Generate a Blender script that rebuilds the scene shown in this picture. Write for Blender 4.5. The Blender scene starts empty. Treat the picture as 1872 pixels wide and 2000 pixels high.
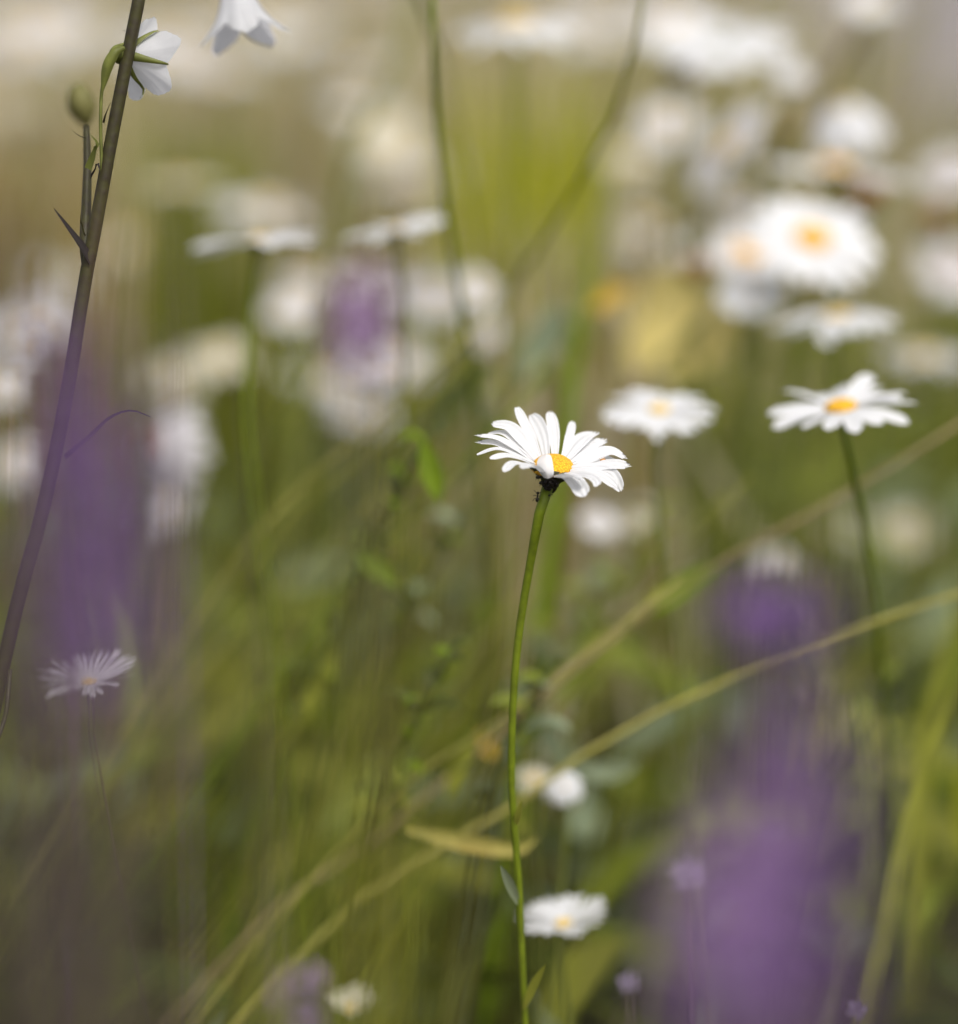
import bpy, math, random
import numpy as np
from mathutils import Vector, Matrix

SC = bpy.context.scene
COL = SC.collection
R_ = math.radians
rnd = random.Random(7)

# ------------------------------------------------------------------ camera
CAM_H, PITCH, K = 0.75, R_(12.0), 0.31 / 1872.0
RIGHT = Vector((1, 0, 0))
FWD = Vector((0, math.cos(PITCH), -math.sin(PITCH)))
UP = Vector((0, math.sin(PITCH), math.cos(PITCH)))
CPOS = Vector((0, 0, CAM_H))
cd = bpy.data.cameras.new("camera")
cam = bpy.data.objects.new("camera", cd)
COL.objects.link(cam)
cam.location = CPOS
cam.rotation_euler = (math.pi / 2 - PITCH, 0, 0)
cd.sensor_fit = 'VERTICAL'
cd.lens = 85.0
cd.sensor_height = 85.0 * K * 2000.0
cd.sensor_width = 85.0 * 0.31
cd.clip_start, cd.clip_end = 0.02, 400.0
cd.dof.use_dof = True
cd.dof.focus_distance = 1.0
cd.dof.aperture_fstop = 2.1
SC.camera = cam

# ------------------------------------------------------------------ light
SUN_EL, SUN_AZ = R_(58), R_(150)
w = bpy.data.worlds.new("World")
SC.world = w
w.use_nodes = True
nt = w.node_tree
nt.nodes.clear()
sky = nt.nodes.new("ShaderNodeTexSky")
sky.sky_type = 'NISHITA'
sky.sun_disc = False
sky.sun_elevation, sky.sun_rotation = SUN_EL, SUN_AZ
sky.air_density, sky.dust_density, sky.ozone_density = 1.0, 5.0, 0.6
hs = nt.nodes.new("ShaderNodeHueSaturation")       # overcast: the cloud greys the blue out
hs.inputs['Saturation'].default_value = 0.30
bg = nt.nodes.new("ShaderNodeBackground")
bg.inputs['Strength'].default_value = 0.12
wo = nt.nodes.new("ShaderNodeOutputWorld")
nt.links.new(sky.outputs[0], hs.inputs['Color'])
nt.links.new(hs.outputs[0], bg.inputs['Color'])
nt.links.new(bg.outputs[0], wo.inputs['Surface'])
sd = bpy.data.lights.new("sun", 'SUN')
sd.energy, sd.angle, sd.color = 1.3, R_(18), (1.0, 0.955, 0.88)
sun = bpy.data.objects.new("sun", sd)
COL.objects.link(sun)
sdir = Vector((math.sin(SUN_AZ) * math.cos(SUN_EL), math.cos(SUN_AZ) * math.cos(SUN_EL), math.sin(SUN_EL)))
sun.rotation_euler = sdir.to_track_quat('Z', 'Y').to_euler()
SC.view_settings.view_transform = 'Standard'
SC.view_settings.look = 'None'
SC.view_settings.gamma = 1.0
SC.view_settings.exposure = 0.58
SC.cycles.max_bounces = 8
SC.cycles.diffuse_bounces = 4
SC.cycles.transmission_bounces = 6
SC.cycles.use_denoising = True


def S(px, py, D):
    """point at depth D (m along the lens axis) seen at pixel px, py of the 1861 px wide view"""
    px, py = px * 1.006, py * 1.006
    return CPOS + FWD * D + RIGHT * ((px - 936) * K * D) - UP * ((py - 1000) * K * D)


def M(cx, cy, dz=0.0):
    """point near the daisy in focus, given in a 1861 px crop of 400 source pixels"""
    sx, sy = 880 + cx * 400 / 1861, 760 + cy * 400 / 1861
    D = 1.0 + dz
    return CPOS + FWD * D + RIGHT * ((sx - 936) * K * D) - UP * ((sy - 1000) * K * D)


# ------------------------------------------------------------------ materials
def plant(name, col, transl=0.3, rough=0.55, var=0.25, scale=120.0, tcol=None, spec=0.3, col2=None, bump=0.0):
    m = bpy.data.materials.new(name)
    m.use_nodes = True
    t = m.node_tree
    t.nodes.clear()
    L = t.links.new
    out = t.nodes.new("ShaderNodeOutputMaterial")
    tc = t.nodes.new("ShaderNodeTexCoord")
    nz = t.nodes.new("ShaderNodeTexNoise")
    nz.inputs['Scale'].default_value = scale
    nz.inputs['Detail'].default_value = 4
    L(tc.outputs['Object'], nz.inputs['Vector'])
    rp = t.nodes.new("ShaderNodeValToRGB")
    c2 = col2 if col2 else tuple(min(1, c * (1 + var)) for c in col)
    c1 = tuple(c * (1 - var) for c in col) if not col2 else col
    rp.color_ramp.elements[0].position, rp.color_ramp.elements[1].position = 0.3, 0.7
    rp.color_ramp.elements[0].color = (*c1, 1)
    rp.color_ramp.elements[1].color = (*c2, 1)
    L(nz.outputs['Fac'], rp.inputs['Fac'])
    p = t.nodes.new("ShaderNodeBsdfPrincipled")
    p.inputs['Roughness'].default_value = rough
    p.inputs['Specular IOR Level'].default_value = spec
    L(rp.outputs['Color'], p.inputs['Base Color'])
    if bump:
        b = t.nodes.new("ShaderNodeBump")
        b.inputs['Strength'].default_value = bump
        b.inputs['Distance'].default_value = 0.0006
        L(nz.outputs['Fac'], b.inputs['Height'])
        L(b.outputs[0], p.inputs['Normal'])
    if transl > 0:
        tr = t.nodes.new("ShaderNodeBsdfTranslucent")
        if tcol:
            tr.inputs['Color'].default_value = (*tcol, 1)
        else:
            L(rp.outputs['Color'], tr.inputs['Color'])
        mx = t.nodes.new("ShaderNodeMixShader")
        mx.inputs[0].default_value = transl
        L(p.outputs[0], mx.inputs[1])
        L(tr.outputs[0], mx.inputs[2])
        L(mx.outputs[0], out.inputs['Surface'])
    else:
        L(p.outputs[0], out.inputs['Surface'])
    return m


def disc_mat(name, c1, c2, scale):
    m = bpy.data.materials.new(name)
    m.use_nodes = True
    t = m.node_tree
    L = t.links.new
    p = t.nodes['Principled BSDF']
    tc = t.nodes.new("ShaderNodeTexCoord")
    v = t.nodes.new("ShaderNodeTexVoronoi")
    v.inputs['Scale'].default_value = scale
    L(tc.outputs['Object'], v.inputs['Vector'])
    rp = t.nodes.new("ShaderNodeValToRGB")
    rp.color_ramp.elements[0].color = (*c1, 1)
    rp.color_ramp.elements[1].color = (*c2, 1)
    rp.color_ramp.elements[1].position = 0.75
    L(v.outputs['Distance'], rp.inputs['Fac'])
    L(rp.outputs['Color'], p.inputs['Base Color'])
    p.inputs['Roughness'].default_value = 0.6
    b = t.nodes.new("ShaderNodeBump")
    b.invert = True
    b.inputs['Strength'].default_value = 0.8
    b.inputs['Distance'].default_value = 0.0008
    L(v.outputs['Distance'], b.inputs['Height'])
    L(b.outputs[0], p.inputs['Normal'])
    return m


PETAL = plant('petal_white', (0.79, 0.79, 0.805), 0.33, 0.55, 0.03, 300, (0.77, 0.77, 0.78), 0.25)
PETAL_CREAM = plant('petal_cream', (0.66, 0.62, 0.50), 0.35, 0.6, 0.08, 200)
PETAL_GREY = plant('petal_shy_white', (0.72, 0.70, 0.71), 0.35, 0.6, 0.05, 200)
PETAL_BELL = plant('bell_white', (0.82, 0.82, 0.85), 0.55, 0.5, 0.03, 200)
DISC = disc_mat('disc_yellow', (0.95, 0.58, 0.012), (0.66, 0.31, 0.004), 1300)
DISC_PALE = disc_mat('disc_pale', (0.85, 0.64, 0.24), (0.66, 0.45, 0.12), 1300)
DISC_GREEN = disc_mat('disc_green', (0.30, 0.30, 0.12), (0.2, 0.2, 0.06), 900)
DISC_SPENT = disc_mat('disc_spent', (0.36, 0.15, 0.035), (0.18, 0.07, 0.015), 900)
DISC_DARK = disc_mat('disc_withered', (0.12, 0.06, 0.025), (0.06, 0.03, 0.012), 900)
STEM = plant('stem_green', (0.15, 0.20, 0.007), 0.12, 0.5, 0.25, 260, bump=0.4)
STEM_B = plant('stem_olive', (0.17, 0.19, 0.04), 0.15, 0.55, 0.25, 60)
STEM_BELL = plant('stem_bell', (0.050, 0.048, 0.010), 0.05, 0.5, 0.3, 350, col2=(0.036, 0.027, 0.016), bump=0.5)
CALYX = plant('calyx_green', (0.12, 0.15, 0.03), 0.2, 0.5, 0.3, 150)
CALYX_DARK = plant('calyx_dark', (0.045, 0.05, 0.012), 0.05, 0.6, 0.4, 400, col2=(0.012, 0.009, 0.006))
TAN = plant('straw_tan', (0.38, 0.28, 0.15), 0.25, 0.6, 0.2, 60)
TANG = plant('straw_green', (0.42, 0.38, 0.10), 0.25, 0.6, 0.2, 60)
LEAF_BRIGHT = plant('leaf_bright', (0.17, 0.25, 0.006), 0.4, 0.5, 0.2, 60)
LEAF_YEL = plant('leaf_yellow', (0.62, 0.40, 0.05), 0.4, 0.5, 0.2, 60)
LEAF_LIME = plant('leaf_lime', (0.30, 0.31, 0.04), 0.45, 0.5, 0.2, 60)
LEAF_GREY = plant('leaf_grey', (0.21, 0.25, 0.15), 0.3, 0.6, 0.2, 60)
LEAF_DEEP = plant('leaf_deep', (0.07, 0.085, 0.015), 0.35, 0.5, 0.3, 60)
APHID = plant('aphid_black', (0.012, 0.009, 0.007), 0, 0.35, 0.3, 500)
MITE = plant('insect_orange', (0.45, 0.22, 0.06), 0, 0.4, 0.3, 500)
LAV = plant('lavender_flower', (0.27, 0.16, 0.40), 0.35, 0.6, 0.25, 150)
LAV_DK = plant('lavender_calyx', (0.165, 0.09, 0.20), 0.25, 0.6, 0.3, 150)
LAV_PALE = plant('lavender_pale', (0.68, 0.46, 0.74), 0.4, 0.6, 0.2, 150)
LAV_BR = plant('lavender_bright', (0.47, 0.27, 0.62), 0.35, 0.6, 0.2, 150)
LAV_STEM = plant('lavender_stem', (0.10, 0.075, 0.06), 0.1, 0.6, 0.3, 60)
DRY = plant('dry_purple_brown', (0.10, 0.07, 0.085), 0.15, 0.7, 0.3, 60)
LILAC = plant('lilac_petal', (0.30, 0.25, 0.36), 0.4, 0.6, 0.1, 150)


def ground_mat():
    m = plant('soil', (0.045, 0.034, 0.022), 0, 0.95, 0.4, 30, bump=0.5)
    return m


def wall_mat():
    m = bpy.data.materials.new('rendered_wall')
    m.use_nodes = True
    t = m.node_tree
    L = t.links.new
    p = t.nodes['Principled BSDF']
    tc = t.nodes.new("ShaderNodeTexCoord")
    n1 = t.nodes.new("ShaderNodeTexNoise")
    n1.inputs['Scale'].default_value = 1.3
    n1.inputs['Detail'].default_value = 6
    L(tc.outputs['Object'], n1.inputs['Vector'])
    rp = t.nodes.new("ShaderNodeValToRGB")
    rp.color_ramp.elements[0].position, rp.color_ramp.elements[1].position = 0.3, 0.7
    rp.color_ramp.elements[0].color = (0.35, 0.32, 0.36, 1)
    rp.color_ramp.elements[1].color = (0.44, 0.405, 0.45, 1)
    L(n1.outputs['Fac'], rp.inputs['Fac'])
    L(rp.outputs['Color'], p.inputs['Base Color'])
    n2 = t.nodes.new("ShaderNodeTexNoise")
    n2.inputs['Scale'].default_value = 180
    L(tc.outputs['Object'], n2.inputs['Vector'])
    b = t.nodes.new("ShaderNodeBump")
    b.inputs['Strength'].default_value = 0.4
    b.inputs['Distance'].default_value = 0.004
    L(n2.outputs['Fac'], b.inputs['Height'])
    L(b.outputs[0], p.inputs['Normal'])
    p.inputs['Roughness'].default_value = 0.9
    return m


# ------------------------------------------------------------------ mesh helpers
def tag(o, label=None, cat=None, group=None, kind=None):
    if label:
        o['label'] = label
    if cat:
        o['category'] = cat
    if group:
        o['group'] = group
    if kind:
        o['kind'] = kind
    return o


def empty(name, loc):
    o = bpy.data.objects.new(name, None)
    COL.objects.link(o)
    o.location = loc
    o.empty_display_size = 0.01
    return o


class MB:
    def __init__(s):
        s.v, s.f, s.mi = [], [], []

    def add(s, vs, fs, mi=0):
        n = len(s.v)
        s.v.extend(vs)
        for f in fs:
            s.f.append([i + n for i in f])
            s.mi.append(mi)

    def build(s, name, mats, parent=None, smooth=True):
        me = bpy.data.meshes.new(name)
        off = parent_loc(parent) if parent is not None else None
        if off is None:
            off = sum((Vector(q) for q in s.v), Vector()) / max(1, len(s.v))
        me.from_pydata([tuple(Vector(q) - off) for q in s.v], [], s.f)
        for m in (mats if isinstance(mats, (list, tuple)) else [mats]):
            me.materials.append(m)
        if any(s.mi):
            me.polygons.foreach_set('material_index', s.mi)
        if smooth:
            me.polygons.foreach_set('use_smooth', [True] * len(me.polygons))
        me.update()
        o = bpy.data.objects.new(name, me)
        COL.objects.link(o)
        if parent is None:
            o.location = off
        else:
            o.parent = parent
        return o

    def tube(s, pts, rad, n=8, cap=True):
        pts = [Vector(p) for p in pts]
        if not isinstance(rad, (list, tuple)):
            rad = [rad] * len(pts)
        vs, fs = [], []
        ref = None
        for i, p in enumerate(pts):
            t = (pts[min(i + 1, len(pts) - 1)] - pts[max(i - 1, 0)]).normalized()
            if ref is None:
                ref = t.orthogonal().normalized()
            ref = (ref - t * ref.dot(t)).normalized()
            b = t.cross(ref)
            for k in range(n):
                a = 2 * math.pi * k / n
                vs.append(p + (ref * math.cos(a) + b * math.sin(a)) * rad[i])
        for i in range(len(pts) - 1):
            for k in range(n):
                k2 = (k + 1) % n
                fs.append([i * n + k, i * n + k2, (i + 1) * n + k2, (i + 1) * n + k])
        if cap:
            fs.append(list(range(n))[::-1])
            fs.append([(len(pts) - 1) * n + k for k in range(n)])
        s.add(vs, fs)

    def lathe(s, c, axis, prof, n=20, fn=None):
        """prof: (radius, height along axis); fn(i, angle) -> radius factor"""
        axis = Vector(axis).normalized()
        e1 = axis.orthogonal().normalized()
        e2 = axis.cross(e1)
        vs, fs = [], []
        for i, (r, h) in enumerate(prof):
            for k in range(n):
                a = 2 * math.pi * k / n
                q = r * (fn(i, a) if fn else 1)
                vs.append(c + axis * h + (e1 * math.cos(a) + e2 * math.sin(a)) * q)
        for i in range(len(prof) - 1):
            for k in range(n):
                k2 = (k + 1) % n
                fs.append([i * n + k, i * n + k2, (i + 1) * n + k2, (i + 1) * n + k])
        fs.append(list(range(n))[::-1])
        fs.append([(len(prof) - 1) * n + k for k in range(n)])
        s.add(vs, fs)

    def sheet(s, pts, width, nrm, prof, cols=5, cup=0.0, roll=0.0, ridge=0.0, tipnotch=0.0, twist=0.0, mi=0):
        """a leaf or petal: centre line, width, facing vector, width profile over 0..1"""
        pts = [Vector(p) for p in pts]
        n = len(pts)
        vs, fs = [], []
        for i, p in enumerate(pts):
            t = i / (n - 1)
            T = (pts[min(i + 1, n - 1)] - pts[max(i - 1, 0)]).normalized()
            N = (nrm - T * nrm.dot(T))
            N = N.normalized() if N.length > 1e-5 else T.orthogonal().normalized()
            W = T.cross(N)
            a = roll + twist * t
            N2 = N * math.cos(a) + W * math.sin(a)
            W2 = T.cross(N2)
            h = width * prof(t) / 2
            for k in range(cols):
                q = 2 * k / (cols - 1) - 1
                off = W2 * (q * h) + N2 * (cup * h * (q * q) + ridge * width * math.cos(q * 7.5))
                if tipnotch and i == n - 1:
                    off += T * (tipnotch * width * (math.cos(q * 8.0) * 0.5 - q * q * 0.6))
                vs.append(p + off)
        for i in range(n - 1):
            for k in range(cols - 1):
                a = i * cols + k
                fs.append([a, a + 1, a + cols + 1, a + cols])
        s.add(vs, fs, mi)

    def blob(s, c, ax, r, l, n=8, m=6):
        """an ellipsoid of radius r and half length l along ax"""
        prof = [(max(1e-5, r * math.sin(math.pi * i / m)), -l * math.cos(math.pi * i / m)) for i in range(m + 1)]
        s.lathe(Vector(c), ax, prof, n)


def parent_loc(p):
    q = Vector((0, 0, 0))
    while p is not None:
        q += p.location
        p = p.parent
    return q


def spline(pts, n):
    """Catmull-Rom through pts, n samples even in arc"""
    P = [Vector(p) for p in pts]
    P = [P[0] * 2 - P[1]] + P + [P[-1] * 2 - P[-2]]
    out = []
    for i in range(1, len(P) - 2):
        for j in range(12):
            t = j / 12
            a, b, c, d = P[i - 1], P[i], P[i + 1], P[i + 2]
            out.append(0.5 * ((2 * b) + (c - a) * t + (2 * a - 5 * b + 4 * c - d) * t * t + (3 * b - a - 3 * c + d) * t ** 3))
    out.append(P[-2])
    L = [0]
    for a, b in zip(out, out[1:]):
        L.append(L[-1] + (b - a).length)
    res, j = [], 0
    for i in range(n):
        x = L[-1] * i / (n - 1)
        while j < len(L) - 2 and L[j + 1] < x:
            j += 1
        f = (x - L[j]) / max(1e-9, L[j + 1] - L[j])
        res.append(out[j].lerp(out[j + 1], min(1, max(0, f))))
    return res


def petal_prof(t):
    b = 0.42 + 0.58 * min(1, t / 0.55) ** 0.8
    if t > 0.78:
        b *= math.sqrt(max(0.0, 1 - ((t - 0.78) / 0.235) ** 2)) * 0.9 + 0.1
    return b


def leaf_prof(t):
    return max(0.03, math.sin(math.pi * min(1, 0.04 + t * 0.96)) ** 0.75)


def blade_prof(t):
    return max(0.03, min(1, 0.6 + t) * (1 - t ** 3))


def to_ground(p, lean=0.0, back=0.0):
    """a point at soil level under p"""
    return Vector((p.x + lean, p.y + back, 0.0))


# ------------------------------------------------------------------ setting
g = MB()
NX = 40
vs, fs = [], []
xs = np.concatenate([np.linspace(-60, -4, 10), np.linspace(-3, 3, 25), np.linspace(4, 60, 10)])
ys = np.concatenate([np.linspace(-20, -1, 6), np.linspace(-0.5, 9, 40), np.linspace(12, 90, 10)])
for y in ys:
    for x in xs:
        vs.append(Vector((x, y, 0.012 * math.sin(x * 7 + y * 3) + 0.01 * math.sin(y * 9 - x * 4) - 0.02)))
for j in range(len(ys) - 1):
    for i in range(len(xs) - 1):
        a = j * len(xs) + i
        fs.append([a, a + 1, a + len(xs) + 1, a + len(xs)])
g.add(vs, fs)
tag(g.build('ground', ground_mat()), 'dark bare soil under the meadow plants', kind='structure')

wl = MB()


def box(mb, x0, x1, y0, y1, z0, z1):
    v = [(x, y, z) for z in (z0, z1) for y in (y0, y1) for x in (x0, x1)]
    mb.add([Vector(q) for q in v], [[0, 2, 3, 1], [4, 5, 7, 6], [0, 1, 5, 4], [1, 3, 7, 5], [3, 2, 6, 7], [2, 0, 4, 6]])


WALL_Y = 6.5
wr = empty('house_wall', (0, WALL_Y, 0))
tag(wr, 'pale grey rendered wall far behind the flowers', 'wall')
box(wl, -9, 9, WALL_Y, WALL_Y + 0.3, -0.1, 2.6)
wl.build('wall_face', wall_mat(), wr, smooth=False)
pl = MB()
box(pl, -9, 9, WALL_Y - 0.035, WALL_Y - 0.002, -0.1, 0.22)
pl.build('plinth', plant('plinth_grey', (0.10, 0.095, 0.085), 0, 0.9, 0.2, 8, bump=0.3), wr, smooth=False)


# ------------------------------------------------------------------ stuff: grass and leaves, one object each
def blades(name, label, n, place, length, width, mats, lean=(0.0, 0.0), spread=0.25, bend=0.35, leaf=False, seed=1, rows=6, weights=None):
    rs = np.random.RandomState(seed)
    base = np.array([place(rs) for _ in range(n)])
    ln = rs.uniform(length[0], length[1], n)
    wd = rs.uniform(width[0], width[1], n)
    d = np.stack([lean[0] + rs.normal(0, spread, n), lean[1] + rs.normal(0, spread, n), np.ones(n)], 1)
    if leaf:
        d[:, 2] = rs.uniform(-0.1, 0.9, n)
    d /= np.linalg.norm(d, axis=1)[:, None]
    bd = np.stack([lean[0] * 0.5 + rs.normal(0, 1, n), rs.normal(0, 1, n), np.full(n, -0.6)], 1)
    bd /= np.linalg.norm(bd, axis=1)[:, None]
    amp = rs.uniform(0.1, 1, n) * bend
    side = np.cross(d, bd)
    side /= np.linalg.norm(side, axis=1)[:, None] + 1e-9
    ang = rs.uniform(0, math.pi if not leaf else 0.8, n)
    nn = np.cross(side, d)
    side = side * np.cos(ang)[:, None] + nn * np.sin(ang)[:, None]
    V = np.zeros((n, rows, 2, 3))
    for i in range(rows):
        t = i / (rows - 1)
        c = base + d * (ln * t)[:, None] + bd * (ln * amp * t * t)[:, None]
        p = leaf_prof(t) if leaf else blade_prof(t)
        V[:, i, 0] = c - side * (wd * p / 2)[:, None]
        V[:, i, 1] = c + side * (wd * p / 2)[:, None]
    V[..., 2] = np.maximum(V[..., 2], 0.0)
    idx = np.arange(n * rows * 2).reshape(n, rows, 2)
    F = np.stack([idx[:, :-1, 0], idx[:, :-1, 1], idx[:, 1:, 1], idx[:, 1:, 0]], -1).reshape(-1, 4)
    me = bpy.data.meshes.new(name)
    nv, nf = n * rows * 2, len(F)
    me.vertices.add(nv)
    me.vertices.foreach_set('co', V.reshape(-1))
    me.loops.add(nf * 4)
    me.loops.foreach_set('vertex_index', F.reshape(-1).astype(np.int32))
    me.polygons.add(nf)
    me.polygons.foreach_set('loop_start', np.arange(0, nf * 4, 4, dtype=np.int32))
    for m in mats:
        me.materials.append(m)
    mi = rs.choice(len(mats), n, p=weights)
    me.polygons.foreach_set('material_index', np.repeat(mi, rows - 1).astype(np.int32))
    me.polygons.foreach_set('use_smooth', np.ones(nf, dtype=bool))
    me.update(calc_edges=True)
    me.validate()
    o = bpy.data.objects.new(name, me)
    COL.objects.link(o)
    tag(o, label, kind='stuff')
    return o


G1 = plant('grass_green', (0.20, 0.24, 0.026), 0.4, 0.5, 0.2, 25)
G2 = plant('grass_olive', (0.27, 0.275, 0.04), 0.4, 0.55, 0.2, 25)
G3 = plant('grass_straw', (0.44, 0.34, 0.18), 0.4, 0.6, 0.2, 25)
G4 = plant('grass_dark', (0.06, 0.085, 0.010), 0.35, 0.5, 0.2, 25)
G5 = plant('grass_pale', (0.68, 0.61, 0.42), 0.4, 0.6, 0.2, 25)
G6 = plant('grass_lime', (0.50, 0.50, 0.03), 0.45, 0.5, 0.2, 25)
G7 = plant('grass_bluish', (0.20, 0.24, 0.14), 0.35, 0.55, 0.2, 25)
G8 = plant('grass_rust', (0.30, 0.17, 0.07), 0.3, 0.6, 0.2, 25)


def zone(y0, y1, z0=0.0, z1=0.0, xl=None, xr=None, pad=0.3):
    def f(rs):
        y = rs.uniform(y0, y1)
        a = -(0.165 * y + pad) if xl is None else xl * y
        b = (0.165 * y + pad) if xr is None else xr * y
        return (rs.uniform(a, b), y, rs.uniform(z0, z1))
    return f


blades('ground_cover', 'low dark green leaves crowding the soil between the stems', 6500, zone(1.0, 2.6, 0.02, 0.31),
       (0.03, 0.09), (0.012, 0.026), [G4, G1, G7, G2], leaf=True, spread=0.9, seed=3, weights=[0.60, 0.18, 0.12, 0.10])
blades('meadow_grass', 'green and olive grass leaning to the right behind the daisy', 2500, zone(1.38, 2.5),
       (0.28, 0.56), (0.003, 0.008), [G1, G2, G3, G4, G7], lean=(0.45, 0.1), spread=0.28, bend=0.3, seed=4,
       weights=[0.31, 0.36, 0.13, 0.12, 0.08])
blades('leafy_growth', 'loose green leaves among the grass stems', 1500, zone(1.25, 2.4, 0.24, 0.40),
       (0.03, 0.08), (0.010, 0.022), [G1, G2, G7, G6], leaf=True, spread=0.9, seed=5, weights=[0.42, 0.33, 0.22, 0.03])
blades('far_grass', 'pale blurred dry grass far behind the daisies', 4800, zone(2.5, 4.6, xl=-0.30, xr=0.10),
       (0.46, 0.80), (0.004, 0.010), [G2, G3, G5, G6, G1, G8], lean=(0.08, 0), spread=0.16, bend=0.25, seed=6,
       weights=[0.15, 0.20, 0.48, 0.08, 0.05, 0.04])
blades('low_grass', 'lower blurred grass in front of the grey wall at the right', 2200, zone(2.5, 4.6, xl=0.08, xr=0.30),
       (0.32, 0.56), (0.004, 0.010), [G2, G3, G5, G4, G1, G8], lean=(0.08, 0), spread=0.16, bend=0.25, seed=9,
       weights=[0.25, 0.2, 0.2, 0.12, 0.18, 0.05])
blades('dry_grass', 'pale straw coloured grass at the upper left background', 1500, zone(2.4, 3.6, xl=-0.21, xr=0.0),
       (0.45, 0.70), (0.004, 0.010), [G3, G5, G2, G8], lean=(0.05, 0), spread=0.14, bend=0.2, seed=8,
       weights=[0.22, 0.60, 0.12, 0.06])

# ------------------------------------------------------------------ the daisy in focus
AX = (UP * math.cos(R_(25)) - FWD * math.sin(R_(25))).normalized()
hub = M(930, 690)
main = empty('daisy', to_ground(S(1022, 1988, 1.035), 0.01))
tag(main, 'sharp daisy in focus, one petal folded over its yellow centre, dark insects below', 'daisy', 'white daisies in the meadow')
RD = 0.00705
e1 = RIGHT - AX * RIGHT.dot(AX)
e1.normalize()
mb = MB()
mb.lathe(hub - AX * 0.0015, AX, [(RD * 0.70, -0.0004), (RD * 0.97, 0.0002), (RD * 0.98, 0.0010), (RD * 0.88, 0.0023),
                                 (RD * 0.7, 0.0034), (RD * 0.45, 0.0040), (RD * 0.2, 0.0041), (RD * 0.05, 0.0040)], 32)
mb.build('disc', DISC, main)
LP = 0.0205
# centre line in crop pixels from the disc outwards, width mm, side (+ away from the lens, - towards it), roll, notch
PET = [
    ([(770, 715), (690, 690), (570, 675), (485, 752)], 3.2, -0.7, -0.1, 0.1),
    ([(745, 680), (640, 635), (500, 605), (362, 634)], 3.2, -0.35, -0.05, 0.1),
    ([(740, 665), (620, 610), (430, 545), (243, 598)], 3.3, -0.1, 0.1, 0.0),
    ([(740, 655), (600, 590), (420, 497), (248, 487)], 4.6, 0.2, 0.15, 0.35),
    ([(745, 645), (600, 545), (430, 450), (242, 425)], 4.4, 0.35, 0.1, 0.35),
    ([(755, 630), (620, 500), (480, 400), (342, 408)], 3.8, 0.6, 0.05, 0.1),
    ([(775, 615), (660, 470), (540, 345), (378, 318)], 5.0, 0.7, -0.1, 0.1),
    ([(800, 600), (740, 450), (660, 290), (604, 165)], 3.6, 0.9, 0.0, 0.0),
    ([(870, 590), (850, 450), (800, 320), (738, 232)], 4.6, 0.95, -0.25, 0.0),
    ([(950, 590), (945, 460), (930, 330), (903, 206)], 4.0, 1.0, 0.1, 0.12),
    ([(1030, 600), (1060, 500), (1090, 400), (1112, 294)], 2.9, 1.0, 0.35, 0.15),
    ([(1060, 625), (1130, 530), (1220, 440), (1318, 395)], 6.8, 0.85, 0.0, 0.1),
    ([(1090, 650), (1190, 580), (1310, 500), (1410, 462)], 5.2, 0.75, 0.1, 0.25),
    ([(1105, 670), (1220, 620), (1330, 570), (1420, 530)], 5.0, 0.55, 0.1, 0.1),
    ([(1115, 690), (1260, 640), (1440, 565), (1592, 628)], 5.4, 0.45, 0.25, 0.25),
    ([(1120, 700), (1270, 690), (1380, 640), (1500, 650)], 4.6, 0.2, 0.2, 0.1),
    ([(1115, 720), (1290, 715), (1470, 685), (1628, 702)], 4.4, -0.1, 0.35, 0.3),
    ([(1105, 735), (1290, 730), (1450, 760), (1552, 925)], 4.6, -0.4, 0.5, 0.1),
    ([(1080, 755), (1240, 745), (1390, 800), (1515, 895)], 3.8, -0.55, 0.3, 0.1),
    ([(1060, 770), (1200, 780), (1290, 805), (1335, 850), (1320, 888)], 3.3, -0.7, 0.2, 0.2),
    ([(1000, 785), (1080, 800), (1160, 870), (1222, 978)], 5.4, -0.8, 0.2, 0.15),
    ([(960, 800), (1050, 790), (1130, 800), (1200, 830)], 4.6, -0.7, -0.3, 0.1),
    ([(850, 775), (790, 715), (720, 690), (652, 722)], 4.2, -0.85, -0.15, 0.1),
]
for pts, wd, sg, roll, notch in PET:
    P0 = [M(*q) for q in pts]
    Li = sum((b - a).length for a, b in zip(P0, P0[1:]))
    dz = math.sqrt(max(0.0, LP * LP - Li * Li)) if Li < LP else 0.0
    dz = max(dz, 0.003) * (1 if sg > 0 else -1) * min(1, abs(sg) + 0.15)
    bx, by = pts[0]
    q = max(-1, min(1, (bx - 930) / 200))
    dz0 = RD * 0.9 * math.sqrt(1 - q * q) * (1 if sg > 0 else -1) * 0.9
    fr = [0]
    for a, b in zip(P0, P0[1:]):
        fr.append(fr[-1] + (b - a).length / Li)
    P1 = [M(x, y, dz0 + dz * f) for (x, y), f in zip(pts, fr)]
    inner = P1[0] * 0.65 + (hub - AX * 0.002) * 0.35
    mb = MB()
    mb.sheet(spline([inner] + P1, 18), wd / 1000, AX, petal_prof, 11, cup=0.12, roll=roll, ridge=0.048, tipnotch=notch * 1.5,
             twist=rnd.uniform(-0.15, 0.15))
    mb.build('petal', PETAL, main)
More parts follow.
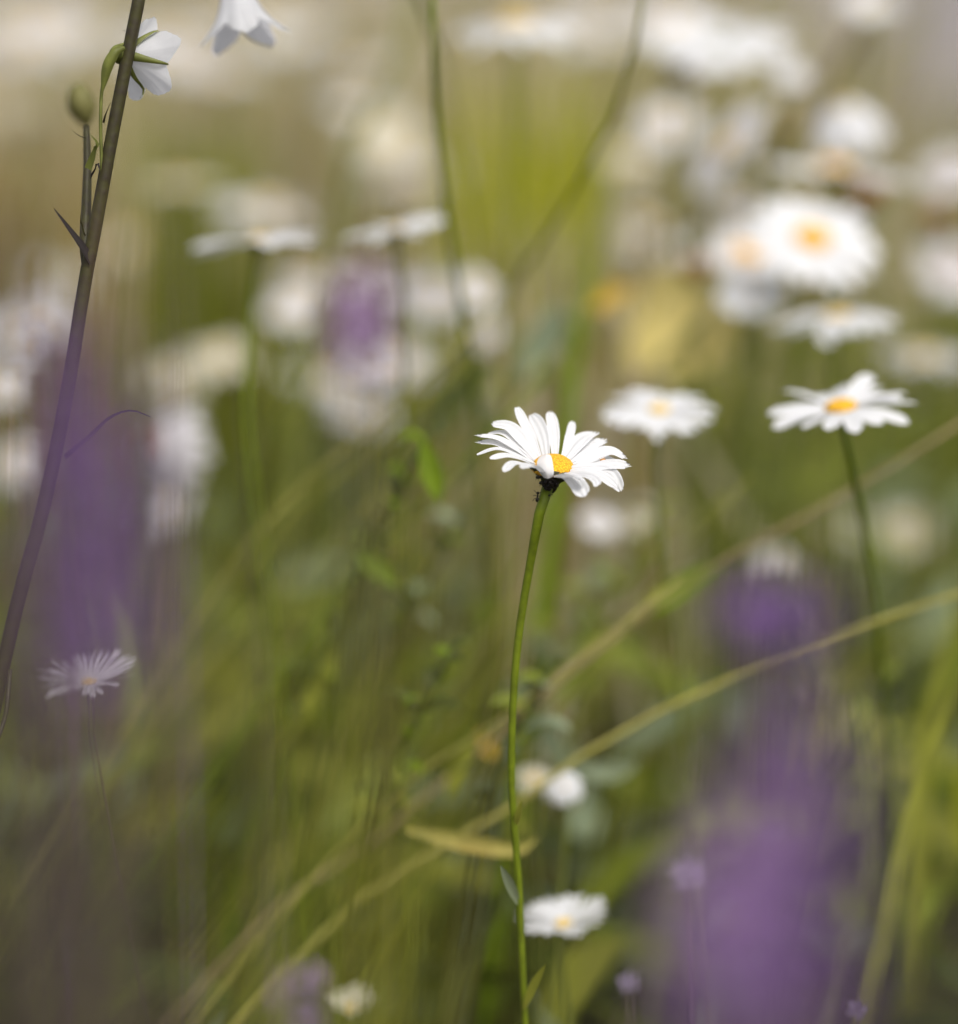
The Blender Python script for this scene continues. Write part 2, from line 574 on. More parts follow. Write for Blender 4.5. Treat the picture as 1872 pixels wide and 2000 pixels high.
# the petal folded up over the centre
mb = MB()
rows = [((850, 808), (884, 814), (928, 800), -0.0084), ((808, 750), (882, 765), (941, 762), -0.0092), ((786, 685), (880, 695), (934, 692), -0.0088),
        ((797, 636), (882, 632), (923, 630), -0.0076), ((826, 606), (876, 596), (912, 602), -0.0062), ((850, 596), (872, 590), (898, 594), -0.0055)]
cols3 = [spline([M(*r[c], r[3] + (0.0 if c == 1 else (0.0022 if c == 0 else 0.0009))) for r in rows], 14) for c in range(3)]
vs, fs = [], []
for i in range(14):
    l, m_, r = cols3[0][i], cols3[1][i], cols3[2][i]
    for q in range(9):
        vs.append(l.lerp(m_, q / 5) - FWD * 0.0004 * math.sin(math.pi * q / 5) if q <= 5 else m_.lerp(r, (q - 5) / 3))
for i in range(13):
    for q in range(8):
        b = i * 9 + q
        fs.append([b, b + 1, b + 10, b + 9])
mb.add(vs, fs)
tag(mb.build('petal', PETAL, main), 'petal folded upright over the yellow centre')
# bracts below the head
mb = MB()
NK = M(884, 905, 0.0006)
NA = (hub - AX * 0.0012 - NK).normalized()
mb.lathe(hub - AX * 0.0022, (NA + AX * 0.6), [(0.0015, -0.0070), (0.0021, -0.0058), (0.0024, -0.0044), (0.0034, -0.0030), (0.0058, -0.0013), (0.0076, 0.0003), (0.0070, 0.0012)], 26,
         fn=lambda i, a: 1 + 0.07 * math.sin(a * 13 + i * 1.7))
calyx = mb.build('calyx', CALYX_DARK, main)
# stem
top = M(886, 890, 0.0004)
sp = [top, S(1054, 968, 1.001), S(1041, 1032, 1.003), S(1027, 1110, 1.008), S(1012, 1200, 1.012), S(1000, 1310, 1.016), S(994, 1430, 1.02),
      S(995, 1550, 1.024), S(1006, 1690, 1.028), S(1013, 1820, 1.032), S(1020, 1990, 1.036), main.location + Vector((0.0, 0, 0.15)), main.location]
pts = spline(sp, 60)
mb = MB()
mb.tube(pts, [0.0014 - 0.0004 * min(1, i / 28) + (0.0005 * max(0, 1 - i / 3)) for i in range(60)], 10)
mb.build('stem', STEM, main)
for a, b, c, wd in [(S(1002, 1605, 1.025), S(1008, 1575, 1.022), S(1014, 1553, 1.02), 0.0022),
                    (S(1010, 1760, 1.03), S(988, 1715, 1.025), S(972, 1680, 1.02), 0.0034),
                    (S(1017, 1960, 1.033), S(1036, 1915, 1.03), S(1060, 1872, 1.025), 0.003)]:
    mb = MB()
    mb.sheet(spline([a, b, c], 8), wd, -FWD + UP * 0.5, leaf_prof, 5, cup=0.4)
    mb.build('leaf', LEAF_GREY if wd > 0.003 else LEAF_LIME, main)


# insects
def insect(name, label, cat, pos, ax, ln, mat, group=None, slim=False):
    ax = ax.normalized()
    mb = MB()
    if slim:
        mb.blob(pos - ax * ln * 0.30, ax, ln * 0.17, ln * 0.24)
        mb.blob(pos + ax * ln * 0.05, ax, ln * 0.09, ln * 0.18)
        mb.blob(pos + ax * ln * 0.33, ax, ln * 0.13, ln * 0.14)
    else:
        mb.blob(pos, ax, ln * 0.34, ln * 0.5)
        mb.blob(pos + ax * ln * 0.45, ax, ln * 0.17, ln * 0.18)
    s1 = ax.orthogonal().normalized()
    for k in (-1, 0, 1):
        for sg in (-1, 1):
            o = pos + ax * (k * ln * 0.16)
            mb.tube([o, o + s1 * sg * ln * 0.4 + ax * k * ln * 0.2 + Vector((0, 0, 0.1 * ln)), o + s1 * sg * ln * 0.6 + ax * k * ln * 0.35], ln * 0.03, 4)
    o = mb.build(name, mat)
    tag(o, label, cat, group)
    return o


for x, y, d, a in [(830, 850, -0.0035, 0.3), (868, 845, -0.0045, 1.2), (905, 850, -0.0048, 2.0), (940, 845, -0.0042, 0.5), (965, 862, -0.003, 1.4),
                   (850, 875, -0.0032, 2.4), (890, 880, -0.0036, 0.9), (925, 878, -0.0034, 1.8), (955, 882, -0.002, 0.2), (905, 905, -0.0026, 1.1),
                   (800, 800, -0.0045, 0.1), (885, 825, -0.0055, 0.4), (930, 825, -0.0052, 2.7), (870, 900, -0.0028, 2.2), (918, 862, -0.0045, 0.7)]:
    insect('aphid', 'tiny black aphid in the cluster clinging under the sharp daisy head', 'aphid', M(x, y, d),
           RIGHT * math.cos(a) + UP * math.sin(a), 0.0019, APHID, 'black aphids under the daisy head')
insect('ant', 'tiny dark ant climbing the left edge of the sharp daisy stem', 'ant', M(792, 975, -0.0008), UP + RIGHT * 0.12, 0.0034, APHID, None, True)
insect('ant', 'tiny dark ant on the right edge of the sharp daisy stem', 'ant', M(912, 962, -0.0012), UP * 0.3 + RIGHT, 0.0016, APHID, None, True)
insect('beetle', 'tiny orange insect on a right hand petal of the sharp daisy', 'insect', M(1383, 648, 0.0015), RIGHT + UP * 0.3, 0.0019, MITE)
insect('beetle', 'tiny black speck of an insect on the right petal of the sharp daisy', 'insect', M(1412, 678, -0.0022), RIGHT, 0.0009, APHID)


# ------------------------------------------------------------------ other daisies
def daisy(label, cx, cy, wpx, hpx, D, roll=0, n=20, disc=0.26, lift=0.12, droop=0.10, pw=1.0, jag=0.12, sdep=0.0, stem=None, split=False,
          mat=None, dmat=None, back=False, yaw=0, smat=None, gap=(), stem_r=0.0014, ragged=0.0, name='daisy', group='white daisies in the meadow'):
    mat, dmat, smat = mat or PETAL, dmat or DISC, smat or STEM_B
    rs = random.Random(int(cx * 31 + cy * 17))
    c = S(cx, cy, D)
    R = wpx * 1.006 * K * D / 2
    tau = math.asin(min(0.98, hpx / wpx)) * (-1 if back else 1)
    F = UP * math.cos(tau) - FWD * math.sin(tau)
    F = Matrix.Rotation(R_(roll), 3, FWD) @ F
    F = Matrix.Rotation(R_(yaw), 3, 'Z') @ F
    F.normalize()
    E1 = RIGHT - F * RIGHT.dot(F)
    E1.normalize()
    E2 = F.cross(E1)
    spts = [c - F * R * 0.16]
    if stem:
        spts += [S(x, y, D + sdep * i) for i, (x, y) in enumerate(stem)]
    last = spts[-1]
    base = to_ground(last, rs.uniform(-0.05, 0.05), rs.uniform(0.0, 0.05))
    if not stem:
        spts.append(c - F * R * 0.7 + Vector((0, 0, -0.02)))
    spts += [last.lerp(base, 0.5) + Vector((rs.uniform(-.012, .012), 0, 0)), base]
    root = empty(name, base)
    tag(root, label, 'daisy', group)
    rd = R * disc
    mb = MB()
    mb.lathe(c, F, [(rd * 0.8, -rd * 0.1), (rd, 0.0), (rd * 0.9, rd * 0.2), (rd * 0.6, rd * 0.36), (rd * 0.25, rd * 0.42), (rd * 0.05, rd * 0.42)], 18)
    mb.build('disc', dmat, root)
    mb = MB()
    mb.lathe(c, F, [(R * 0.05, -R * 0.17), (rd * 0.65, -R * 0.13), (rd * 1.0, -R * 0.06), (rd * 0.9, -R * 0.03)], 14)
    mb.build('calyx', CALYX, root)
    mb = MB()
    mb.tube(spline(spts, 26), stem_r, 7)
    mb.build('stem', smat, root)

    def line(a, k):
        L = R * (1 + rs.uniform(-jag, jag * 0.3))
        lf, dr = lift + rs.uniform(-0.035, 0.035) - ragged * rs.random(), droop + rs.uniform(-0.03, 0.05)
        d = E1 * math.cos(a) + E2 * math.sin(a)
        s_ = d.cross(F) * rs.uniform(-0.1, 0.1) * R
        return [c + d * (rd * 0.7 + (L - rd * 0.7) * t) + F * (R * (lf * t * 1.6 - dr * t * t * 2.2) - R * 0.02) + s_ * t * t for t in [i / 9 for i in range(10)]]
    wd = 2 * math.pi * R * 0.62 / n * pw
    if split:
        for k in range(n):
            if k in gap:
                continue
            a = 2 * math.pi * (k + rs.uniform(-0.2, 0.2)) / n
            mb = MB()
            mb.sheet(line(a, k), wd, F, petal_prof, 5, cup=0.12, roll=rs.uniform(-0.35, 0.35), tipnotch=0.12)
            mb.build('petal', mat, root)
    else:
        cols, rows = 4, 10
        vs, fs = [], []
        for k in range(n):
            a = 2 * math.pi * (k + rs.uniform(-0.15, 0.15)) / n
            ln = line(a, k)
            rl = rs.uniform(-0.3, 0.3)
            d = E1 * math.cos(a) + E2 * math.sin(a)
            W = F.cross(d)
            W = W * math.cos(rl) + F * math.sin(rl)
            for i, p in enumerate(ln):
                h = wd * petal_prof(i / 9) / 2
                for q in range(cols):
                    vs.append(p + W * h * (2 * q / (cols - 1) - 1))
        for k in range(n):
            for i in range(rows - 1):
                for q in range(cols - 1):
                    b = (k * rows + i) * cols + q
                    fs.append([b, b + 1, b + cols + 1, b + cols])
            k2 = (k + 1) % n
            b, e = k * rows * cols + cols - 1, k2 * rows * cols
            fs.append([b, e, e + cols, b + cols])
        mb = MB()
        mb.add(vs, fs)
        mb.build('corolla', mat, root)
    return root


daisy('slightly blurred daisy with yellow centre on a long leaning stem at the right', 1633, 790, 285, 100, 1.1, roll=-9, n=17, disc=0.23,
      lift=0.12, droop=0.06, pw=1.05, jag=0.16, stem=[(1648, 870), (1660, 935), (1675, 1010), (1690, 1100), (1702, 1190), (1711, 1290), (1720, 1390), (1726, 1500), (1732, 1700), (1735, 1900)], split=True, smat=STEM, stem_r=0.0014, ragged=0.05, sdep=0.018)
daisy('soft flat daisy just behind and to the right of the sharp daisy', 1280, 795, 222, 98, 1.17, n=27, disc=0.20, dmat=DISC_PALE, pw=1.35, lift=0.05, droop=0.05, split=True, jag=0.06)
daisy('flat daisy seen from the side on a straight green stem, left of the purple spike', 500, 463, 275, 32, 1.22, roll=-4, n=22, lift=0.04, droop=0.04,
      pw=1.5, stem=[(488, 560), (486, 700), (484, 860)], stem_r=0.0015, smat=STEM, disc=0.14, dmat=DISC_PALE, jag=0.05)
daisy('flat daisy seen from the side right above the purple spike', 768, 446, 214, 40, 1.23, roll=-10, n=22, lift=0.05, droop=0.02, dmat=DISC_PALE, pw=1.5, disc=0.14, jag=0.05)
daisy('large open daisy facing the lens with deep yellow centre, upper right cluster', 1578, 462, 270, 190, 1.34, roll=12, n=28, disc=0.28, pw=1.4, jag=0.08)
daisy('smaller open daisy with golden centre tucked left of the large open one', 1452, 490, 165, 125, 1.40, roll=14, n=18, disc=0.36, pw=1.2, mat=PETAL_GREY)
daisy('tilted daisy below the golden centred one, its petals hiding the centre', 1462, 570, 150, 95, 1.35, roll=-12, n=18, disc=0.16, pw=1.25, dmat=DISC_PALE)
daisy('daisy seen from the side with broad left petals and a thin right wing', 1625, 612, 275, 58, 1.28, roll=-5, n=19, disc=0.2, dmat=DISC_PALE, pw=1.2,
      lift=0.05, droop=0.06, stem=[(1618, 690), (1622, 760)], ragged=0.06)
daisy('wide edge on daisy above the large open one with dark calyx below', 1622, 326, 290, 40, 1.42, roll=6, n=24, pw=1.2, lift=0.02, droop=0.05)
daisy('domed daisy with drooping petals in front of the grey wall', 1640, 205, 165, 95, 1.46, n=18, lift=-0.10, droop=0.32, pw=1.3, disc=0.15, dmat=DISC_PALE, roll=-10)
daisy('small half closed daisy beside the domed one', 1520, 165, 95, 60, 1.50, roll=25, n=14, lift=0.5, droop=0.0, pw=1.2, disc=0.2, dmat=DISC_PALE)
daisy('big white daisy at the top with a small greenish centre', 1400, 80, 280, 150, 1.5, n=22, back=False, pw=1.3, stem=[(1390, 190), (1360, 420)], dmat=DISC_GREEN, disc=0.15)
daisy('daisy turned sideways like a slanting white streak left of the edge on one', 1408, 285, 235, 75, 1.46, roll=-55, n=22, pw=1.2, mat=PETAL_GREY, dmat=DISC_PALE)
daisy('side on daisy cut by the top edge with a bit of yellow centre', 1000, 42, 272, 70, 1.42, roll=-2, n=24, pw=1.3, lift=-0.02, droop=0.05, disc=0.3, dmat=DISC_PALE)
daisy('drooping daisy with brown centre turned to the lens, beside the thin curled leaf', 288, 862, 190, 130, 1.42, roll=-70, n=20, disc=0.26, dmat=DISC_SPENT,
      pw=1.35, mat=PETAL_GREY, ragged=0.2, lift=-0.05, droop=0.2)
daisy('pale cream daisy blurred behind the straight green stem', 425, 690, 150, 80, 1.6, n=18, pw=1.2, mat=PETAL_CREAM, dmat=DISC_PALE)
daisy('small fine petalled daisy low at the left under the purple blur', 172, 1322, 200, 84, 1.06, roll=-9, n=38, disc=0.13, pw=0.75, lift=0.18, droop=0.02,
      split=True, mat=PETAL_GREY, dmat=DISC_PALE, jag=0.2, stem_r=0.0005, smat=LAV_STEM)
daisy('cup shaped daisy with raised petals at the foot of the sharp stem', 1094, 1793, 176, 54, 1.12, roll=-7, n=26, lift=0.16, droop=0.0, disc=0.22, dmat=DISC_PALE,
      pw=1.5, split=True, jag=0.05)
daisy('small round white daisy bud head beside the sharp stem low down', 1095, 1527, 76, 68, 1.17, n=16, lift=0.3, droop=0.3, pw=1.4, disc=0.12, dmat=DISC_PALE)
daisy('small faded beige daisy touching the right side of the sharp stem', 1036, 1512, 78, 50, 1.18, n=14, pw=1.2, mat=PETAL_CREAM, dmat=DISC_PALE, disc=0.3)
daisy('greyish blurred daisy at the right edge above the leaning stemmed daisy', 1795, 690, 190, 55, 1.52, n=20, pw=1.2, mat=PETAL_GREY, dmat=DISC_PALE)
daisy('small pale daisy below the sharp head on the right, left one of a pair', 1160, 1012, 84, 58, 1.36, n=16, roll=18, pw=1.3, mat=PETAL_GREY, disc=0.15, dmat=DISC_PALE)
daisy('small cream daisy below the sharp head on the right, right one of a pair', 1242, 1000, 88, 60, 1.42, n=16, roll=-25, pw=1.3, mat=PETAL_CREAM, disc=0.2, dmat=DISC_PALE)
daisy('pale greenish daisy blurred behind the leaning green stem', 1650, 1020, 115, 70, 1.6, n=16, pw=1.2, mat=PETAL_CREAM, dmat=DISC_PALE)
daisy('pale greenish daisy blurred to the right of the leaning green stem', 1760, 1030, 130, 90, 1.65, roll=-20, n=16, pw=1.2, mat=PETAL_CREAM, dmat=DISC_PALE)
daisy('tiny grey white daisy just above the purple tuft at the right', 1510, 1095, 78, 60, 1.5, n=14, pw=1.2, mat=PETAL_GREY, dmat=DISC_PALE)
daisy('daisy cut by the right edge level with the large open one', 1850, 520, 160, 135, 1.6, roll=30, n=18, pw=1.2, mat=PETAL_GREY, dmat=DISC_SPENT)
daisy('daisy cut by the right edge below the grey wall', 1850, 335, 150, 100, 1.62, roll=-20, n=18, pw=1.2, mat=PETAL_GREY, dmat=DISC_SPENT)
daisy('white daisy cut by the left edge beside the leaning bellflower stem', 15, 745, 110, 85, 1.5, n=18, pw=1.2, dmat=DISC_PALE, mat=PETAL_GREY)
daisy('cream daisy far back left of the slender curved stem near the top', 745, 265, 150, 110, 1.9, n=18, pw=1.3, mat=PETAL_CREAM, dmat=DISC_PALE)
daisy('hazy cream daisy far back above the side on pair', 520, 405, 225, 70, 1.75, n=18, pw=1.3, mat=PETAL_GREY, dmat=DISC_PALE)
daisy('hazy pale daisy far back right of the bellflower stem', 350, 355, 170, 40, 1.7, n=18, pw=1.3, mat=PETAL_CREAM, dmat=DISC_PALE)
daisy('hazy side on daisy far back below the hanging white bellflower', 430, 145, 190, 55, 1.9, n=20, pw=1.4, mat=PETAL_GREY, dmat=DISC_PALE, stem=[(420, 230), (415, 330)], stem_r=0.002)
daisy('blurred white daisy right of the purple spike beside the curved stem', 930, 560, 95, 70, 1.45, roll=40, n=16, pw=1.3, mat=PETAL_GREY, dmat=DISC_PALE)
daisy('blurred lilac white daisy directly right of the purple spike', 845, 575, 130, 110, 1.5, n=18, pw=1.3, mat=PETAL_GREY, dmat=DISC_PALE)
daisy('blurred white daisy under the curved stem, lower of two', 935, 645, 90, 60, 1.5, roll=-20, n=16, pw=1.3, mat=PETAL_GREY, dmat=DISC_PALE)
daisy('blurred pale daisy under the purple spike', 705, 800, 160, 60, 1.6, roll=15, n=18, pw=1.2, mat=PETAL_GREY, dmat=DISC_PALE)
daisy('blurred pale daisy left of the purple spike', 570, 600, 120, 80, 1.6, n=18, pw=1.2, mat=PETAL_GREY, dmat=DISC_PALE)
daisy('hazy cream daisy in the gap between the two top stems', 1215, 312, 135, 85, 1.8, n=18, pw=1.3, mat=PETAL_CREAM, dmat=DISC_PALE)
daisy('small cream daisy cut by the bottom edge left of the sharp stem', 682, 1958, 96, 40, 1.14, n=16, pw=1.5, mat=PETAL_CREAM, dmat=DISC_PALE, lift=0.45)
daisy('white daisy cut by the top edge above the grey wall', 1690, 5, 130, 70, 1.5, n=18, pw=1.2, dmat=DISC_PALE)
daisy('hazy pale daisy in the top left corner', 60, 70, 260, 120, 2.1, n=20, pw=1.3, mat=PETAL_GREY, dmat=DISC_PALE)
daisy('hazy pale daisy behind the white bellflower', 330, 90, 230, 110, 2.2, n=20, pw=1.3, mat=PETAL_GREY, dmat=DISC_PALE)
daisy('hazy pale daisy left of the bellflower stem halfway up', 95, 560, 140, 120, 1.9, n=18, pw=1.2, mat=PETAL_GREY, dmat=DISC_PALE)


daisy('big hazy white daisy behind the purple spike, its upper half', 815, 560, 220, 70, 1.75, n=22, pw=1.4, mat=PETAL_GREY, dmat=DISC_PALE, roll=-12)
daisy('big hazy white daisy behind the purple spike, low and left', 645, 735, 190, 60, 1.75, n=22, pw=1.4, mat=PETAL_GREY, dmat=DISC_PALE, roll=14)
daisy('big hazy lilac white daisy behind the purple spike, low and right', 770, 700, 180, 80, 1.7, n=22, pw=1.4, mat=PETAL_GREY, dmat=DISC_PALE)
daisy('hazy white daisy behind the purple spike, upper left of it', 610, 545, 180, 50, 1.75, n=22, pw=1.4, mat=PETAL_GREY, dmat=DISC_PALE)
daisy('tall hazy white daisy just above the drooping brown centred one', 335, 740, 120, 90, 1.75, n=20, pw=1.4, mat=PETAL_CREAM, dmat=DISC_PALE)
daisy('hazy white daisy just below the drooping brown centred one', 320, 985, 120, 70, 1.6, n=20, pw=1.4, mat=PETAL_GREY, dmat=DISC_PALE, roll=-30)
daisy('hazy lilac white daisy at the left edge under the bellflower bracts', 60, 640, 150, 120, 1.7, n=20, pw=1.4, mat=PETAL_GREY, dmat=DISC_PALE)
daisy('hazy grey white daisy at the left edge low beside the stem', 40, 900, 120, 100, 1.6, n=20, pw=1.4, mat=PETAL_GREY, dmat=DISC_PALE)
daisy('broad hazy white daisy high at the right above the golden centred one', 1440, 395, 150, 70, 1.55, n=22, pw=1.4, mat=PETAL_GREY, dmat=DISC_PALE)
daisy('hazy white daisy at the top left of the greenish centred one', 1310, 40, 170, 110, 1.7, n=22, pw=1.4, mat=PETAL_GREY, dmat=DISC_PALE)
daisy('hazy white daisy under the withered dark head near the top', 1300, 240, 140, 110, 1.6, n=22, pw=1.4, mat=PETAL_GREY, dmat=DISC_PALE)
rr = random.Random(11)
for x, y, D in [(150, 30, 2.3), (560, 60, 2.3), (690, 140, 2.1), (700, 210, 2.0), (800, 330, 2.3), (250, 470, 2.1),
                (650, 40, 2.5), (1180, 60, 2.2), (1100, 430, 2.2), (330, 620, 2.0), (1250, 450, 2.0), (30, 200, 2.4), (1120, 20, 2.4), (480, 20, 2.4)]:
    daisy('hazy pale daisy head far back among the straw coloured grass', x, y, rr.uniform(150, 260), rr.uniform(40, 80), D, roll=rr.uniform(-20, 20), n=20, pw=1.5,
          mat=rr.choice([PETAL_CREAM, PETAL_GREY, PETAL]), dmat=DISC_PALE, group='hazy daisies far back')


def spent(label, x, y, wpx, D, mat, roll=0):
    c = S(x, y, D)
    r = wpx * K * D / 2
    F = (Matrix.Rotation(R_(roll), 3, FWD) @ UP - FWD * 0.3).normalized()
    base = to_ground(c, 0.03)
    root = empty('spent_daisy', base)
    tag(root, label, 'spent daisy', 'spent daisy heads')
    mb = MB()
    mb.lathe(c, F, [(r * 0.8, -r * 0.2), (r, 0.0), (r * 0.9, r * 0.4), (r * 0.6, r * 0.65), (r * 0.1, r * 0.75)], 16, fn=lambda i, a: 1 + 0.08 * math.sin(5 * a + i))
    mb.build('disc', mat, root)
    mb = MB()
    mb.lathe(c, F, [(r * 0.15, -r * 0.8), (r * 0.7, -r * 0.55), (r * 1.02, -r * 0.15), (r * 0.85, -r * 0.1)], 16)
    mb.build('calyx', CALYX, root)
    mb = MB()
    mb.tube(spline([c - F * r * 0.7, c - F * r * 1.5 - Vector((0, 0, 0.03)), c.lerp(base, 0.5), base], 20), 0.0014, 7)
    mb.build('stem', STEM_B, root)


spent('spent orange brown daisy head left of the golden centred daisy', 1350, 522, 62, 1.45, DISC_SPENT)
spent('spent rust coloured daisy head right under the wide edge on daisy', 1680, 385, 85, 1.5, DISC_SPENT, -30)
spent('withered dark brown daisy head below the daisy with greenish centre', 1325, 148, 60, 1.5, DISC_DARK)
spent('spent olive gold daisy head between the domed and the edge on daisy', 1530, 258, 70, 1.5, disc_mat('disc_olive', (0.30, 0.2, 0.04), (0.16, 0.12, 0.03), 900))
spent('spent brown daisy head at the right edge under the grey wall', 1820, 430, 70, 1.6, DISC_SPENT)


# ------------------------------------------------------------------ bellflowers
def bell(root, base, axis, length, spread, sep_len, name='flower', open_=1.0, rollb=0.0, seps=5, sep_mat=None):
    """a five lobed bell: corolla with sepals at its base"""
    axis = axis.normalized()
    e1 = axis.orthogonal().normalized()
    e1 = Matrix.Rotation(rollb, 3, axis) @ e1
    e2 = axis.cross(e1)
    rows, n = 14, 110
    vs, fs = [], []
    for i in range(rows):
        u = i / (rows - 1)
        for k in range(n):
            a = 2 * math.pi * k / n
            lob = 1 - abs(((a / (2 * math.pi) * 5 + 0.5) % 1) * 2 - 1)
            ext = 0.70 + 0.30 * lob ** 0.8
            q = u * ext
            r = spread * (0.30 * min(1, q / 0.22) ** 0.6 + 0.70 * max(0, (q - 0.2) / 0.8) ** (1.5 / open_))
            h = length * (q - 0.28 * open_ * max(0, q - 0.55) ** 1.2)
            cr = 1 + 0.04 * math.cos(a * 5) * u - 0.05 * (1 - lob) * u - 0.05 * u * math.exp(-((1 - lob) / 0.12) ** 2) + 0.012 * u * math.cos(a * 45) + 0.03 * u ** 3 * math.sin(a * 12 + 1)
            vs.append(base + axis * h + (e1 * math.cos(a) + e2 * math.sin(a)) * r * cr)
    for i in range(rows - 1):
        for k in range(n):
            k2 = (k + 1) % n
            fs.append([i * n + k, i * n + k2, (i + 1) * n + k2, (i + 1) * n + k])
    mb = MB()
    mb.add(vs, fs)
    fl = mb.build(name, PETAL_BELL, root)
    mb = MB()
    mb.lathe(base, axis, [(0.0008, -0.006), (0.0022, -0.0045), (0.0032, -0.002), (0.0034, 0.0), (0.0028, 0.0012)], 12, fn=lambda i, a: 1 + 0.1 * math.cos(5 * a))
    mb.build('calyx', sep_mat or CALYX, root)
    for k in range(seps):
        a = 2 * math.pi * (k + 0.5) / 5
        d = e1 * math.cos(a) + e2 * math.sin(a)
        o = base + d * 0.0028
        cen = [o, o + d * sep_len * 0.42 + axis * sep_len * 0.35, o + d * sep_len * 0.72 + axis * sep_len * 0.75, o + d * sep_len * 0.70 + axis * sep_len * 0.98]
        if k % 2:
            cen[3] = o + d * sep_len * 1.0 + axis * sep_len * 0.62
        mb = MB()
        mb.sheet(spline(cen, 9), 0.0032, d - axis * 0.4, lambda t: 1 - 0.85 * t, 5, cup=-0.5)
        mb.build('sepal', sep_mat or CALYX, root)


DB = 1.0
BRACT = plant('bract_brown', (0.018, 0.013, 0.012), 0.05, 0.6, 0.3, 90)
bp = [(280, -60), (266, 20), (246, 120), (215, 280), (186, 440), (163, 560), (138, 720), (108, 880), (76, 1020), (42, 1140), (14, 1260), (-12, 1380), (-40, 1560)]
bpts = [S(x, y, DB + 0.004 * i / 12) for i, (x, y) in enumerate(bp)]
bbase = to_ground(bpts[-1], -0.06)
bell_plant = empty('bellflower_plant', bbase)
tag(bell_plant, 'thick leaning bellflower stem at the left with white flower, round bud and thin bracts', 'bellflower', 'white bellflowers')
bpts += [bpts[-1].lerp(bbase, 0.5) + Vector((-0.01, 0, 0)), bbase]
sp = spline(bpts, 60)
mb = MB()
vs = len(sp)
mb.tube(sp, [0.00215 + 0.0009 * i / 59 for i in range(60)], 20)
for i in range(60):
    for k in range(0, 20, 2):
        mb.v[i * 20 + k] = sp[i] + (mb.v[i * 20 + k] - sp[i]) * 0.93
mb.build('stem', STEM_BELL, bell_plant)
SEPAL_B = plant('sepal_olive', (0.15, 0.165, 0.035), 0.2, 0.5, 0.3, 200)
bell(bell_plant, S(243, 106, 1.003), RIGHT * 0.62 + FWD * 0.70 - UP * 0.06, 0.0135, 0.0148, 0.0105, open_=1.4, rollb=0.19, sep_mat=SEPAL_B)
# the long green bud hanging at the left of the flower with its thread of a stalk
mb = MB()
mb.sheet(spline([S(243, 92, 0.997), S(226, 100, 0.995), S(210, 128, 0.995), S(199, 178, 0.997)], 12), 0.0036, -FWD + RIGHT * 0.2, lambda t: max(0.12, math.sin(math.pi * min(1, 0.15 + t * 0.8))), 7, cup=-0.8)
mb.build('sepal', SEPAL_B, bell_plant)
mb = MB()
mb.tube(spline([S(245, 84, 1.0), S(228, 92, 1.0), S(214, 112, 1.0), S(203, 150, 1.0), S(197, 190, 1.0), S(196, 260, 1.0), S(198, 320, 1.0), S(196, 380, 1.0)], 24), 0.0006, 6)
mb.build('flower_stalk', SEPAL_B, bell_plant)
# side shoot with the bud
mb = MB()
mb.tube(spline([S(172, 520, 1.002), S(166, 470, 1.004), S(168, 400, 1.01), S(170, 320, 1.016), S(168, 245, 1.022)], 20), [0.0021 - 0.0010 * i / 19 for i in range(20)], 8)
mb.build('side_shoot', STEM_BELL, bell_plant)
mb = MB()
bc = S(158, 196, 1.10)
bx = (S(150, 165, 1.045) - S(168, 242, 1.045)).normalized()
mb.lathe(bc - bx * 0.008, bx, [(0.0010, -0.001), (0.0026, 0.001), (0.0044, 0.0035), (0.0052, 0.0065), (0.0046, 0.0100), (0.0032, 0.0128), (0.0026, 0.0140), (0.0005, 0.0146)], 16, fn=lambda i, a: 1 + 0.05 * math.cos(5 * a))
tag(mb.build('bud', plant('bud_olive', (0.155, 0.145, 0.045), 0.2, 0.6, 0.3, 120), bell_plant), 'round green bud on the side shoot')
for pts, wd in [([(178, 510), (155, 475), (130, 440), (105, 405)], 0.0034), ([(128, 890), (175, 850), (215, 812), (255, 798), (294, 810)], 0.0026),
                ([(166, 268), (158, 266), (148, 260), (138, 250)], 0.0010), ([(175, 330), (185, 300), (188, 280), (176, 262)], 0.0036),
                ([(178, 345), (186, 330), (190, 318), (194, 330)], 0.0020), ([(203, 240), (207, 222), (212, 208), (218, 196)], 0.0016),
                ([(165, 460), (160, 445), (158, 430), (157, 415)], 0.0014)]:
    mb = MB()
    mb.sheet(spline([S(x, y, 1.0 - 0.002 * i) for i, (x, y) in enumerate(pts)], 14), wd, UP * 0.7 - FWD * 0.6, lambda t: 1 - 0.9 * t ** 1.5, 5, cup=0.5)
    mb.build('bract', (BRACT if wd > 0.0017 else STEM_BELL) if wd < 0.0035 else SEPAL_B, bell_plant)
mb = MB()
mb.tube(spline([S(20, 1300, 1.0), S(14, 1370, 0.995), S(8, 1400, 0.995), S(-6, 1440, 0.99)], 8), 0.0008, 6)
mb.build('bract', STEM_BELL, bell_plant)

hb = S(450, -62, 1.06)
b2b = to_ground(hb, 0.10, 0.05)
bell2 = empty('bellflower', b2b)
tag(bell2, 'white bellflower hanging down at the top edge with green sepals', 'bellflower', 'white bellflowers')
bell(bell2, hb, -UP * 0.95 + RIGHT * 0.18 - FWD * 0.05, 0.0295, 0.0165, 0.0105, open_=0.95, rollb=0.35, sep_mat=SEPAL_B)
mb = MB()
mb.tube(spline([hb, hb + UP * 0.012, hb + UP * 0.02 + RIGHT * 0.015, hb + RIGHT * 0.05 + UP * 0.01, hb + RIGHT * 0.075 - UP * 0.015 + FWD * 0.4, b2b + Vector((0, 0.5, 0.3)), b2b + Vector((0, 0.5, 0))], 30), 0.0011, 7)
mb.build('stem', STEM_B, bell2)


